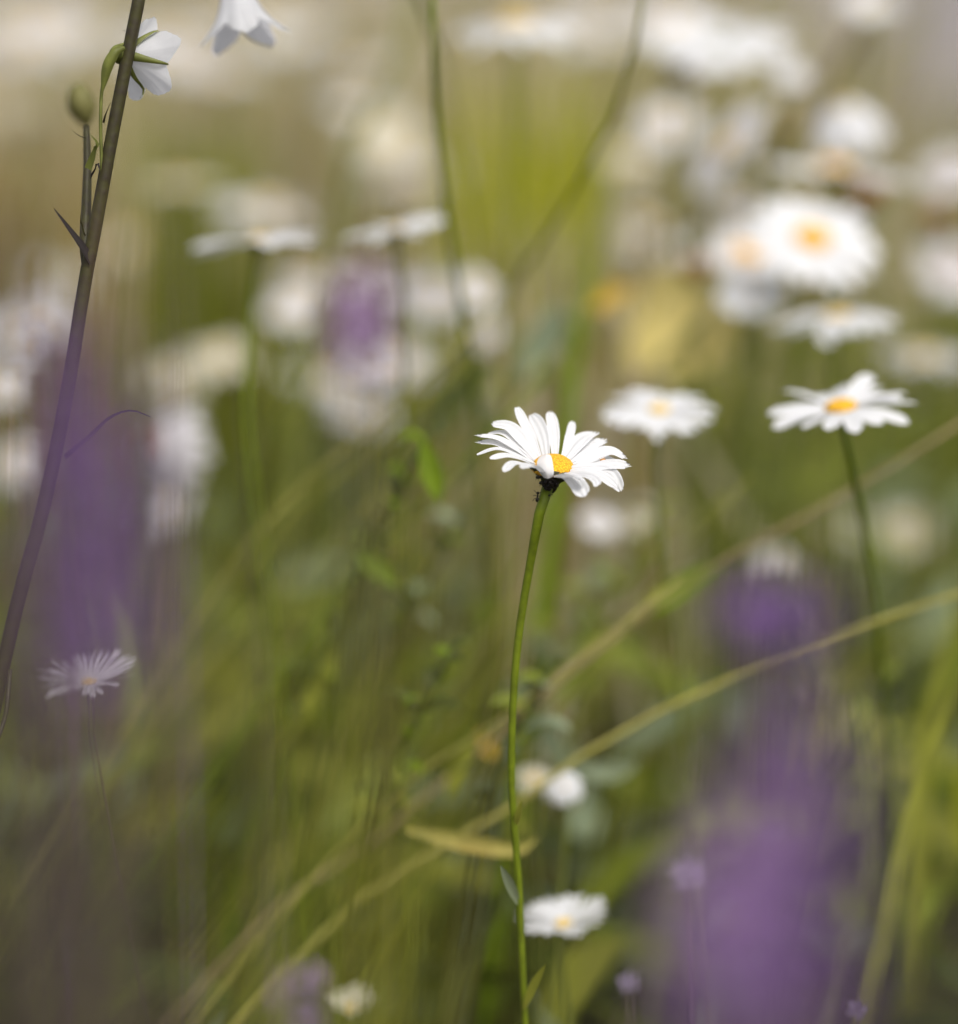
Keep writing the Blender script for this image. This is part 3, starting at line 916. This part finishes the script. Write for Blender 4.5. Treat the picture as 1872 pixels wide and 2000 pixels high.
# ------------------------------------------------------------------ lavender
def floret_mesh(r):
    mb = MB()
    vs, fs = [], []
    n, rows = 15, 4
    for i in range(rows):
        u = i / (rows - 1)
        for k in range(n):
            a = 2 * math.pi * k / n
            rr = r * (0.25 + 0.9 * u * (0.75 + 0.25 * math.cos(5 * a)))
            vs.append(Vector((rr * math.cos(a), rr * math.sin(a), r * (0.4 + 1.5 * u - 0.5 * u * u))))
    for i in range(rows - 1):
        for k in range(n):
            k2 = (k + 1) % n
            fs.append([i * n + k, i * n + k2, (i + 1) * n + k2, (i + 1) * n + k])
    mb.add(vs, fs)
    return mb


def lavender(label, pts, D, wmm, nwh=8, mat=None, cmat=None, nfl=18, stem_mat=None, dD=0.0, lean=0.0, group='lavender spikes'):
    """pts: the spike from top to bottom in pixels"""
    mat, cmat = mat or LAV, cmat or LAV_DK
    rs = random.Random(int(pts[0][0] * 3 + pts[0][1]))
    P = spline([S(x, y, D + dD * i) for i, (x, y) in enumerate(pts)], 6 * nwh + 1)
    base = to_ground(P[-1], lean, -0.0)
    root = empty('lavender', base)
    tag(root, label, 'lavender', group)
    R = wmm / 2000
    mb = MB()
    rad = []
    for i in range(len(P)):
        t = i / (len(P) - 1)
        wv = 0.62 + 0.38 * math.cos(2 * math.pi * (i / 6.0) + math.pi)
        rad.append(R * wv * (0.45 + 0.55 * min(1, t / 0.3)) * (0.75 if t > 0.92 else 1))
    n = 14
    vs0 = len(mb.v)
    mb.tube(P, rad, n)
    for i in range(len(P)):
        for k in range(n):
            q = mb.v[i * n + k]
            mb.v[i * n + k] = P[i] + (q - P[i]) * (1 + 0.28 * math.cos(k * math.pi + i * 0.9) + rs.uniform(-0.1, 0.1))
    spike = mb.build('flower_spike', cmat, root)
    fm = floret_mesh(R * 0.55).build('floret', mat, spike)
    first = True
    for q in range(nfl):
        i = min(len(P) - 2, max(1, int((q + 0.5) / nfl * nwh) * 6 + 3))
        T = (P[i + 1] - P[i - 1]).normalized()
        a = rs.uniform(0, 2 * math.pi)
        o1 = T.orthogonal().normalized()
        d = (o1 * math.cos(a) + T.cross(o1) * math.sin(a) - T * 0.35).normalized()
        o = fm if first else fm.copy()
        if not first:
            COL.objects.link(o)
            o.parent = spike
        first = False
        o.location = P[i] + d * rad[i] * 0.75 - parent_loc(spike)
        if o is fm:
            me = fm.data
            off = parent_loc(spike)
            for v in me.vertices:
                v.co += off
        o.rotation_mode = 'QUATERNION'
        o.rotation_quaternion = d.to_track_quat('Z', 'Y')
    mb = MB()
    mb.tube(spline([P[-2], P[-1], P[-1].lerp(base, 0.5) + Vector((rs.uniform(-.01, .01), 0, 0)), base], 16), 0.0011, 6)
    mb.build('stem', stem_mat or LAV_STEM, root)
    return root


LAV_MID = plant('lavender_mid', (0.22, 0.125, 0.29), 0.3, 0.6, 0.25, 150)
lavender('dark purple lavender spike very blurred in the left foreground', [(205, 720), (190, 900), (172, 1060), (158, 1240), (150, 1400)], 0.47, 9.0, 8, mat=LAV, cmat=LAV_MID)
lavender('faint purple lavender spike at the far left foreground behind the dark one', [(120, 600), (112, 720), (104, 840), (96, 960)], 0.60, 7, 6, cmat=LAV_DK, mat=LAV)
lavender('faint purple lavender spike right of the dark one in the left foreground', [(252, 880), (245, 1020), (235, 1180), (222, 1340)], 0.50, 7, 6, mat=LAV, cmat=LAV_MID)
lavender('bright violet lavender spike very blurred at the lower right', [(1480, 1510), (1455, 1630), (1425, 1770), (1400, 1910), (1380, 2050)], 0.44, 7, 8, mat=LAV_PALE, cmat=LAV_BR)
lavender('pale pink violet lavender spike at the left rim of the lower right purple blur', [(1420, 1640), (1395, 1740), (1370, 1850), (1350, 1960)], 0.48, 6.5, 6, mat=LAV_PALE, cmat=LAV_BR)
lavender('dark violet lavender spike at the right rim of the lower right purple blur', [(1625, 1400), (1615, 1560), (1600, 1720), (1585, 1880), (1570, 2060)], 0.45, 6.5, 8, mat=LAV, cmat=LAV_MID)
lavender('second violet lavender spike in the middle of the lower right purple blur', [(1550, 1480), (1530, 1620), (1505, 1780), (1485, 1930), (1470, 2060)], 0.42, 6.5, 8, mat=LAV_BR, cmat=LAV_MID)
lavender('purple lavender tuft halfway down the right side, left of two', [(1470, 1160), (1468, 1200), (1465, 1250)], 0.62, 9, 4, mat=LAV_BR, cmat=LAV_DK)
lavender('purple lavender tuft halfway down the right side, right of two', [(1565, 1150), (1560, 1195), (1555, 1250)], 0.60, 9, 4, mat=LAV, cmat=LAV_DK)
lavender('thin purple lavender spike between the tufts and the bright violet one', [(1540, 1240), (1530, 1380), (1520, 1500)], 0.54, 6, 5, mat=LAV, cmat=LAV_DK)
lavender('soft purple spike with whitish tip standing left of centre', [(715, 540), (710, 590), (702, 650), (695, 720)], 0.63, 8, 5, mat=LAV_PALE, cmat=LAV_BR, nfl=14)
lavender('small lilac lavender tip cut by the bottom edge left of centre', [(590, 1890), (585, 1950), (575, 2040)], 0.80, 10, 4, mat=LAV_PALE, cmat=LAV)
for x, y, D, wd in [(30, 420, 0.58, 6), (150, 640, 0.60, 5), (60, 1000, 0.52, 6), (25, 1350, 0.48, 6), (170, 1600, 0.46, 5)]:
    lavender('faint dry lavender spike blurred to a brown haze in the left foreground', [(x, y), (x - 6, y + 140), (x - 14, y + 300)], D, wd, 5, mat=DRY, cmat=DRY, nfl=8,
             group='dry lavender spikes in the left foreground')
for x, y, D, wd in [(1860, 1740, 0.46, 5), (1250, 1780, 0.47, 4)]:
    lavender('faint dry lavender spike blurred to a brown haze in the right foreground', [(x, y), (x - 6, y + 140), (x - 14, y + 300)], D, wd, 5, mat=DRY, cmat=DRY, nfl=8,
             group='dry lavender spikes in the right foreground')


def lilac(label, x, y, wpx, D):
    c = S(x, y, D)
    r = wpx * K * D / 2
    base = to_ground(c, 0.02)
    root = empty('lilac_flower', base)
    tag(root, label, 'lilac flower', 'small lilac flowers')
    for k in range(5):
        a = 2 * math.pi * k / 5 + x
        d = (RIGHT * math.cos(a) + UP * math.sin(a) * 0.8 - FWD * 0.3).normalized()
        mb = MB()
        mb.sheet(spline([c, c + d * r * 0.5, c + d * r - UP * r * 0.1], 7), r * 0.9, UP - FWD, petal_prof, 5, cup=0.2)
        mb.build('petal', LILAC, root)
    mb = MB()
    mb.tube(spline([c, c.lerp(base, 0.4), base], 10), 0.0006, 6)
    mb.build('stem', LAV_STEM, root)


lilac('small lilac floret left of the bright violet spike', 1330, 1690, 66, 0.88)
lilac('small pale lilac floret at the bottom right edge', 1665, 1958, 40, 0.95)
lilac('small faded lilac floret above the bright violet spike', 1492, 1608, 40, 0.85)
lilac('small dim lilac floret right of the cup shaped daisy', 1222, 1905, 42, 1.12)


# ------------------------------------------------------------------ single stalks, blades and leaves
def stalk(name, label, cat, pts, D, wpx, mat, flat=False, group=None, dD=0.0, ground=True, tip=0.6, slant=True):
    P = [S(x, y, D + dD * i / max(1, len(pts) - 1)) for i, (x, y) in enumerate(pts)]
    wd = wpx * K * D
    if ground:
        v = P[-1] - P[-2]
        f = min(P[-1].z / max(0.02, -v.z), 0.40 / max(0.01, abs(v.x)))
        e = P[-1] + v * f * 0.8 if slant else to_ground(P[-1], v.x * 0.5)
        P.append(Vector(((P[-1].x + e.x) / 2, (P[-1].y + e.y) / 2, P[-1].z * 0.5)))
        P.append(Vector((e.x, e.y, 0.0)))
    n = 24
    Q = spline(P, n)
    mb = MB()
    if flat:
        mb.sheet(Q, wd, -FWD + UP * 0.4, (lambda t: max(0.06, min(1, t * 5) ** 0.7)) if ground else leaf_prof, 5, cup=0.35, twist=0.5 if ground else 0.2)
    else:
        mb.tube(Q, [wd / 2 * (tip + (1 - tip) * min(1, i / 8)) for i in range(n)], 8)
    return tag(mb.build(name, mat), label, cat, group)


GS, GB, GL = 'grass stalks crossing the meadow', 'blades of tall grass', 'loose leaves'
stalk('grass_stalk', 'long brown grass stalk slanting from the right edge down behind the sharp stem', 'grass stalk',
      [(1900, 800), (1650, 955), (1400, 1092), (1180, 1245), (980, 1412), (830, 1545), (640, 1700), (470, 1830)], 1.17, 11, TAN, group=GS)
stalk('grass_stalk', 'yellow green grass stalk slanting from the right edge below the brown one', 'grass stalk',
      [(1900, 1140), (1620, 1235), (1300, 1372), (1110, 1480), (960, 1590), (820, 1665), (700, 1745), (560, 1880), (460, 1990)], 1.14, 14, TANG, group=GS)
stalk('grass_stalk', 'slender olive stem bending from the top edge down right of the side on daisies', 'grass stalk',
      [(838, -40), (845, 180), (862, 370), (890, 560), (915, 700), (930, 820)], 1.12, 19, STEM, group=GS, dD=0.16)
stalk('grass_stalk', 'green stem curving from the top edge down left towards the centre', 'grass stalk',
      [(1256, -40), (1210, 180), (1125, 350), (1035, 510), (985, 640)], 1.13, 15, LEAF_LIME, group=GS, dD=0.16, slant=False)
stalk('grass_stalk', 'thick beige stalk slanting in front of the grey wall', 'grass stalk',
      [(1720, -20), (1640, 110), (1560, 230), (1470, 340), (1330, 460), (1230, 570)], 1.55, 34, TAN, group=GS, dD=0.2, slant=False)
stalk('grass_stalk', 'short olive stalk near the top left of the slender bending stem', 'grass stalk',
      [(800, -20), (785, 90), (740, 190), (690, 260), (660, 400)], 1.5, 26, STEM_B, group=GS)
stalk('grass_stalk', 'reddish brown dry stalk in the left foreground beside the drooping daisy', 'grass stalk',
      [(248, 400), (232, 600), (220, 800), (215, 1000), (205, 1300)], 0.62, 24, plant('stalk_red', (0.17, 0.09, 0.07), 0.2, 0.6, 0.2, 60), group=GS)
stalk('grass_stalk', 'grey green stalk beside the violet spikes at the lower right', 'grass stalk',
      [(1668, 1340), (1690, 1480), (1698, 1600), (1690, 1720), (1650, 1850), (1610, 2010)], 0.80, 22, STEM_B, group=GS)
stalk('tall_grass', 'yellow green grass blade leaning down from the right edge', 'grass',
      [(1880, 1280), (1820, 1420), (1780, 1540), (1745, 1660), (1720, 1800), (1680, 1960)], 1.14, 38, LEAF_LIME, True, GB)
stalk('tall_grass', 'upright bright green blade near the yellow leaf in the upper middle', 'grass',
      [(1148, 440), (1150, 530), (1135, 620), (1120, 690)], 1.3, 34, LEAF_BRIGHT, True, GB)
stalk('tall_grass', 'broad dark green blade rising from the bottom edge left of the sharp stem', 'grass',
      [(1000, 1690), (950, 1800), (890, 1900), (850, 2000)], 1.18, 55, LEAF_DEEP, True, GB)
stalk('tall_grass', 'pale green blade standing in the lower left haze', 'grass',
      [(545, 1470), (552, 1580), (560, 1700), (560, 1850)], 0.74, 18, STEM_B, True, GB)
stalk('leaf', 'yellow green leaf slanting far left of the sharp stem', 'leaf',
      [(665, 1250), (625, 1330), (570, 1410), (530, 1470)], 1.2, 34, LEAF_LIME, True, GL, ground=False)
stalk('tall_grass', 'second broad green blade left of the dark one at the bottom edge', 'grass',
      [(870, 1740), (830, 1840), (790, 1940), (770, 2020)], 1.22, 38, LEAF_DEEP, True, GB)
stalk('tall_grass', 'green blade rising at the right edge beside the leaning one', 'grass',
      [(1850, 1120), (1845, 1250), (1800, 1400), (1790, 1560)], 1.25, 34, LEAF_LIME, True, GB)
stalk('leaf', 'bright green upright leaf left of the sharp daisy head', 'leaf', [(822, 860), (838, 915), (855, 975)], 1.13, 44, LEAF_BRIGHT, True, GL, ground=False)
stalk('leaf', 'lime green leaf lying along the brown stalk right of the sharp stem', 'leaf', [(1400, 1100), (1335, 1135), (1260, 1195)], 1.17, 50, LEAF_BRIGHT, True, GL, ground=False)
stalk('leaf', 'small green leaf in the middle left of the sharp stem', 'leaf', [(695, 1075), (730, 1100), (770, 1140)], 1.18, 42, LEAF_BRIGHT, True, GL, ground=False)
stalk('leaf', 'pale green leaf with yellowed end crossing behind the sharp stem low down', 'leaf', [(785, 1610), (870, 1630), (950, 1645), (1010, 1650), (1045, 1625)], 1.11, 36, plant('leaf_turning', (0.28, 0.32, 0.10), 0.35, 0.5, 0.2, 22, col2=(0.58, 0.40, 0.06)), True, GL, ground=False)
stalk('leaf', 'yellow leaf beside the bright green blade in the upper middle', 'leaf', [(1150, 600), (1185, 575), (1225, 555)], 1.38, 40, LEAF_YEL, True, GL, ground=False)
stalk('leaf', 'large pale yellow leaf blurred right of the yellow one', 'leaf', [(1230, 720), (1310, 620), (1390, 550)], 1.42, 70, plant('leaf_straw', (0.80, 0.66, 0.24), 0.45, 0.6, 0.2, 60), True, GL, ground=False)
stalk('leaf', 'grey green leaf in the upper middle under the curving stem', 'leaf', [(1085, 590), (1060, 660), (1010, 740)], 1.35, 70, LEAF_GREY, True, GL, ground=False)
stalk('leaf', 'small yellow leaf touching the left of the sharp stem low down', 'leaf', [(930, 1420), (945, 1445), (965, 1475)], 1.2, 28, LEAF_YEL, True, GL, ground=False)
stalk('leaf', 'grey green leaf right of the round white daisy head', 'leaf', [(1130, 1490), (1180, 1500), (1240, 1480)], 1.2, 44, LEAF_GREY, True, GL, ground=False)
stalk('leaf', 'green leaf slanting left of the small yellow leaf', 'leaf', [(920, 1450), (895, 1500), (870, 1550)], 1.15, 40, LEAF_LIME, True, GL, ground=False)
stalk('leaf', 'dark green leaf below the curved slender stem', 'leaf', [(960, 700), (900, 760), (850, 850)], 1.35, 60, LEAF_DEEP, True, GL, ground=False)



def weed(label, x, y, D, hpx, n, mats, lean=0.5, lw=34, ll=92):
    rs = random.Random(int(x * 7 + y))
    topp = S(x, y, D)
    h = hpx * K * D
    low = topp - Vector((lean * h, rs.uniform(-0.02, 0.02), h))
    base = to_ground(low, -lean * low.z * 0.4)
    root = empty('leafy_plant', base)
    tag(root, label, 'plant', 'leafy plants behind the sharp daisy')
    P = spline([topp, topp.lerp(low, 0.5) + Vector((rs.uniform(-.006, .006), 0, 0)), low, low.lerp(base, 0.5), base], 30)
    mb = MB()
    mb.tube(P, [0.0008 + 0.0008 * min(1, i / 15) for i in range(30)], 6)
    mb.build('stem', mats[0], root)
    for k in range(n):
        f = (k + rs.random()) / n
        q = topp.lerp(low, f)
        a = k * 2.4 + rs.random()
        d = (RIGHT * math.cos(a) + Vector((0, 1, 0)) * math.sin(a) + Vector((0, 0, rs.uniform(0.1, 0.9)))).normalized()
        L = ll * K * D * rs.uniform(0.6, 1.2) * (0.5 + 0.5 * min(1, f * 2.5))
        mb = MB()
        mb.sheet(spline([q, q + d * L * 0.5 + Vector((0, 0, 0.1 * L)), q + d * L + Vector((0, 0, -0.15 * L))], 8), lw * K * D * rs.uniform(0.7, 1.3),
                 Vector((rs.uniform(-.4, .4), rs.uniform(-.6, .2), 1)), leaf_prof, 5, cup=0.25)
        mb.build('leaf', mats[k % len(mats)], root)


weed('leafy green plant left of the sharp daisy head with upright leaves', 850, 830, 1.16, 330, 14, [LEAF_DEEP, LEAF_BRIGHT, G1])
weed('leafy plant with a few bluish leaves below left of the sharp head', 905, 985, 1.22, 300, 13, [LEAF_DEEP, LEAF_GREY, G1])
weed('dark leafy plant in the middle left of the tangle', 740, 1060, 1.20, 360, 14, [LEAF_DEEP, G1, LEAF_DEEP])
weed('dark leafy plant crowding the sharp stem on its left half way down', 890, 1240, 1.13, 340, 14, [LEAF_DEEP, LEAF_BRIGHT, LEAF_DEEP])
weed('dark leafy plant just right of the sharp stem half way down', 1080, 1290, 1.14, 280, 13, [LEAF_DEEP, G1, LEAF_GREY])
weed('bluish green leafy plant between the sharp stem and the lime leaf', 1150, 1120, 1.30, 300, 13, [LEAF_GREY, G1, LEAF_DEEP])
weed('green leafy plant under the soft flat daisy', 1290, 960, 1.32, 330, 13, [G1, LEAF_DEEP, LEAF_LIME])
weed('leafy plant under the curved green stem in the upper middle', 1060, 620, 1.42, 260, 9, [LEAF_GREY, G1, LEAF_DEEP])
weed('leafy lime green plant beside the yellow leaf in the upper middle', 1180, 520, 1.45, 260, 9, [LEAF_LIME, G1, LEAF_BRIGHT])
weed('green leafy plant below the curved slender stem', 900, 680, 1.40, 260, 9, [LEAF_DEEP, G1, LEAF_GREY])
weed('leafy olive plant low at the foot of the slanting stalks', 800, 1480, 1.18, 300, 12, [LEAF_DEEP, LEAF_LIME, G2])
weed('green leafy plant at the right under the leaning stem', 1760, 1290, 1.25, 330, 13, [LEAF_DEEP, G1, LEAF_DEEP])
rs = random.Random(17)
for k in range(34):
    x1, y1 = rs.uniform(560, 1500), rs.uniform(560, 1250)
    L, a = rs.uniform(500, 900), R_(rs.uniform(38, 72))
    stalk('grass_stalk', 'thin grass stalk slanting up to the right in the tangle behind the sharp daisy', 'grass stalk',
          [(x1, y1), (x1 - L * 0.5 * math.cos(a) + rs.uniform(-15, 15), y1 + L * 0.5 * math.sin(a)), (x1 - L * math.cos(a), y1 + L * math.sin(a))],
          rs.uniform(1.12, 1.4), rs.uniform(5, 9), [TANG, STEM_B, G2, LEAF_BRIGHT, LEAF_LIME][k % 5], group='thin slanting grass stalks in the tangle')
for k, (x, y, D, wd, lab) in enumerate([(1350, 690, 1.5, 45, 'pale yellow withered leaf lowest in the yellow patch'), (1265, 555, 1.55, 50, 'pale yellow withered leaf highest in the yellow patch'),
                                        (1390, 640, 1.6, 40, 'pale yellow withered leaf rightmost in the yellow patch'), (1240, 650, 1.48, 40, 'pale yellow withered leaf leftmost in the yellow patch'),
                                        (1315, 580, 1.65, 60, 'pale yellow withered leaf in the middle of the yellow patch')]):
    a = 0.5 + 0.35 * k
    stalk('leaf', lab, 'leaf', [(x - 85 * math.cos(a), y + 85 * math.sin(a)), (x, y + 8), (x + 85 * math.cos(a * 0.8), y - 85 * math.sin(a * 0.8))], D, wd,
          bpy.data.materials['leaf_straw'], True, GL, ground=False)

# grass clumps
def clump(label, x, y, D, wpx, n, mats, yb, foot=0.035, lw=(0.006, 0.012)):
    cl = empty('grass_clump', S(x, 600, D))
    cl.location.z = 0
    tag(cl, label, 'grass clump', 'grass clumps behind the daisies')
    rs = random.Random(int(x))
    hw = wpx * K * D / 2
    for k in range(n):
        x0 = cl.location.x + rs.gauss(0, foot)
        y0 = cl.location.y + rs.gauss(0, 0.05)
        xt = S(x, 100, D).x + rs.uniform(-hw, hw)
        zt = S(x, rs.uniform(y, yb), D).z
        mb = MB()
        mb.sheet(spline([Vector((x0, y0, 0)), Vector((x0 * 0.6 + xt * 0.4, y0, zt * 0.6)), Vector((xt, y0 + rs.uniform(-0.05, 0.05), zt))], 8), rs.uniform(*lw),
                 Vector((rs.uniform(-0.6, 0.6), -1, 0.3)), blade_prof, 3, cup=0.3)
        mb.build('blade', mats[k % len(mats)], cl)


clump('bright yellow green grass clump at the top between the two stems', 1030, 90, 1.75, 330, 98, [G6, LEAF_LIME, G6], 230)
clump('olive green grass clump behind the hanging white bellflower', 390, 185, 1.85, 260, 80, [G2, G1, G2, LEAF_LIME], 320)
clump('tan dry grass tuft in the middle above the sharp daisy', 1070, 360, 1.64, 380, 50, [G5, G5, G3], 500, 0.06, (0.008, 0.014))
clump('brownish dry grass tuft at the left edge behind the bud', 60, 190, 1.9, 200, 60, [G8, G3, G2], 330, 0.04, (0.004, 0.009))

# foreground growth
BROWN_D = plant('painted_shade_brown', (0.040, 0.030, 0.026), 0.1, 0.7, 0.25, 40)  # darker than real lavender growth: shade of the lower corners put into the colour
OLIVE_D = plant('olive_shade', (0.13, 0.115, 0.035), 0.3, 0.6, 0.25, 40)
blades('foreground_foliage', 'blurred lavender growth, its shade painted in dark brown, in the lower left corner foreground', 520,
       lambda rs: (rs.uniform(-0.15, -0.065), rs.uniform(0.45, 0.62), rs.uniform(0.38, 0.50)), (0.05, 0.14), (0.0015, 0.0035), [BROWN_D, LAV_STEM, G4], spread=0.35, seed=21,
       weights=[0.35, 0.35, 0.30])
blades('foreground_growth', 'blurred lavender growth, its shade painted in dark brown, in the lower right corner foreground', 260,
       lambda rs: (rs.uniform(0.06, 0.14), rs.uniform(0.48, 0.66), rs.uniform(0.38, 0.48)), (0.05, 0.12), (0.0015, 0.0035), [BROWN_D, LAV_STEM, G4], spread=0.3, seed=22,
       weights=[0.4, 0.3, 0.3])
blades('foreground_grass', 'olive grass blades blurred to a soft haze in the lower left foreground', 60,
       lambda rs: (rs.uniform(-0.13, 0.005), rs.uniform(0.5, 0.72), 0.0), (0.50, 0.68), (0.003, 0.0055), [G2, OLIVE_D, G1], lean=(0.06, 0), spread=0.07, bend=0.12, seed=23,
       weights=[0.35, 0.45, 0.20])
blades('pale_grass', 'pale green grass blades blurred to a light veil left of the sharp stem', 15,
       lambda rs: (rs.uniform(-0.066, -0.040), rs.uniform(0.55, 0.66), 0.0), (0.58, 0.665), (0.003, 0.005), [G2, G6, G1], lean=(0.03, 0), spread=0.03, bend=0.06, seed=24,
       weights=[0.5, 0.25, 0.25])
blades('dry_wisps', 'thin wiry brown stems blurred in front of the purple spike', 16,
       lambda rs: (rs.uniform(-0.055, -0.010), rs.uniform(0.70, 0.82), 0.0), (0.62, 0.71), (0.0010, 0.0018), [OLIVE_D, LAV_STEM, STEM_B], lean=(0.01, 0), spread=0.03, bend=0.03, seed=25)
blades('dry_stems', 'thin wiry brown stems blurred around the bellflower stem at the left', 20,
       lambda rs: (rs.uniform(-0.125, -0.055), rs.uniform(0.62, 0.80), 0.0), (0.60, 0.72), (0.0010, 0.0020), [DRY, LAV_STEM, LAV_MID], lean=(0.01, 0), spread=0.03, bend=0.03, seed=26)
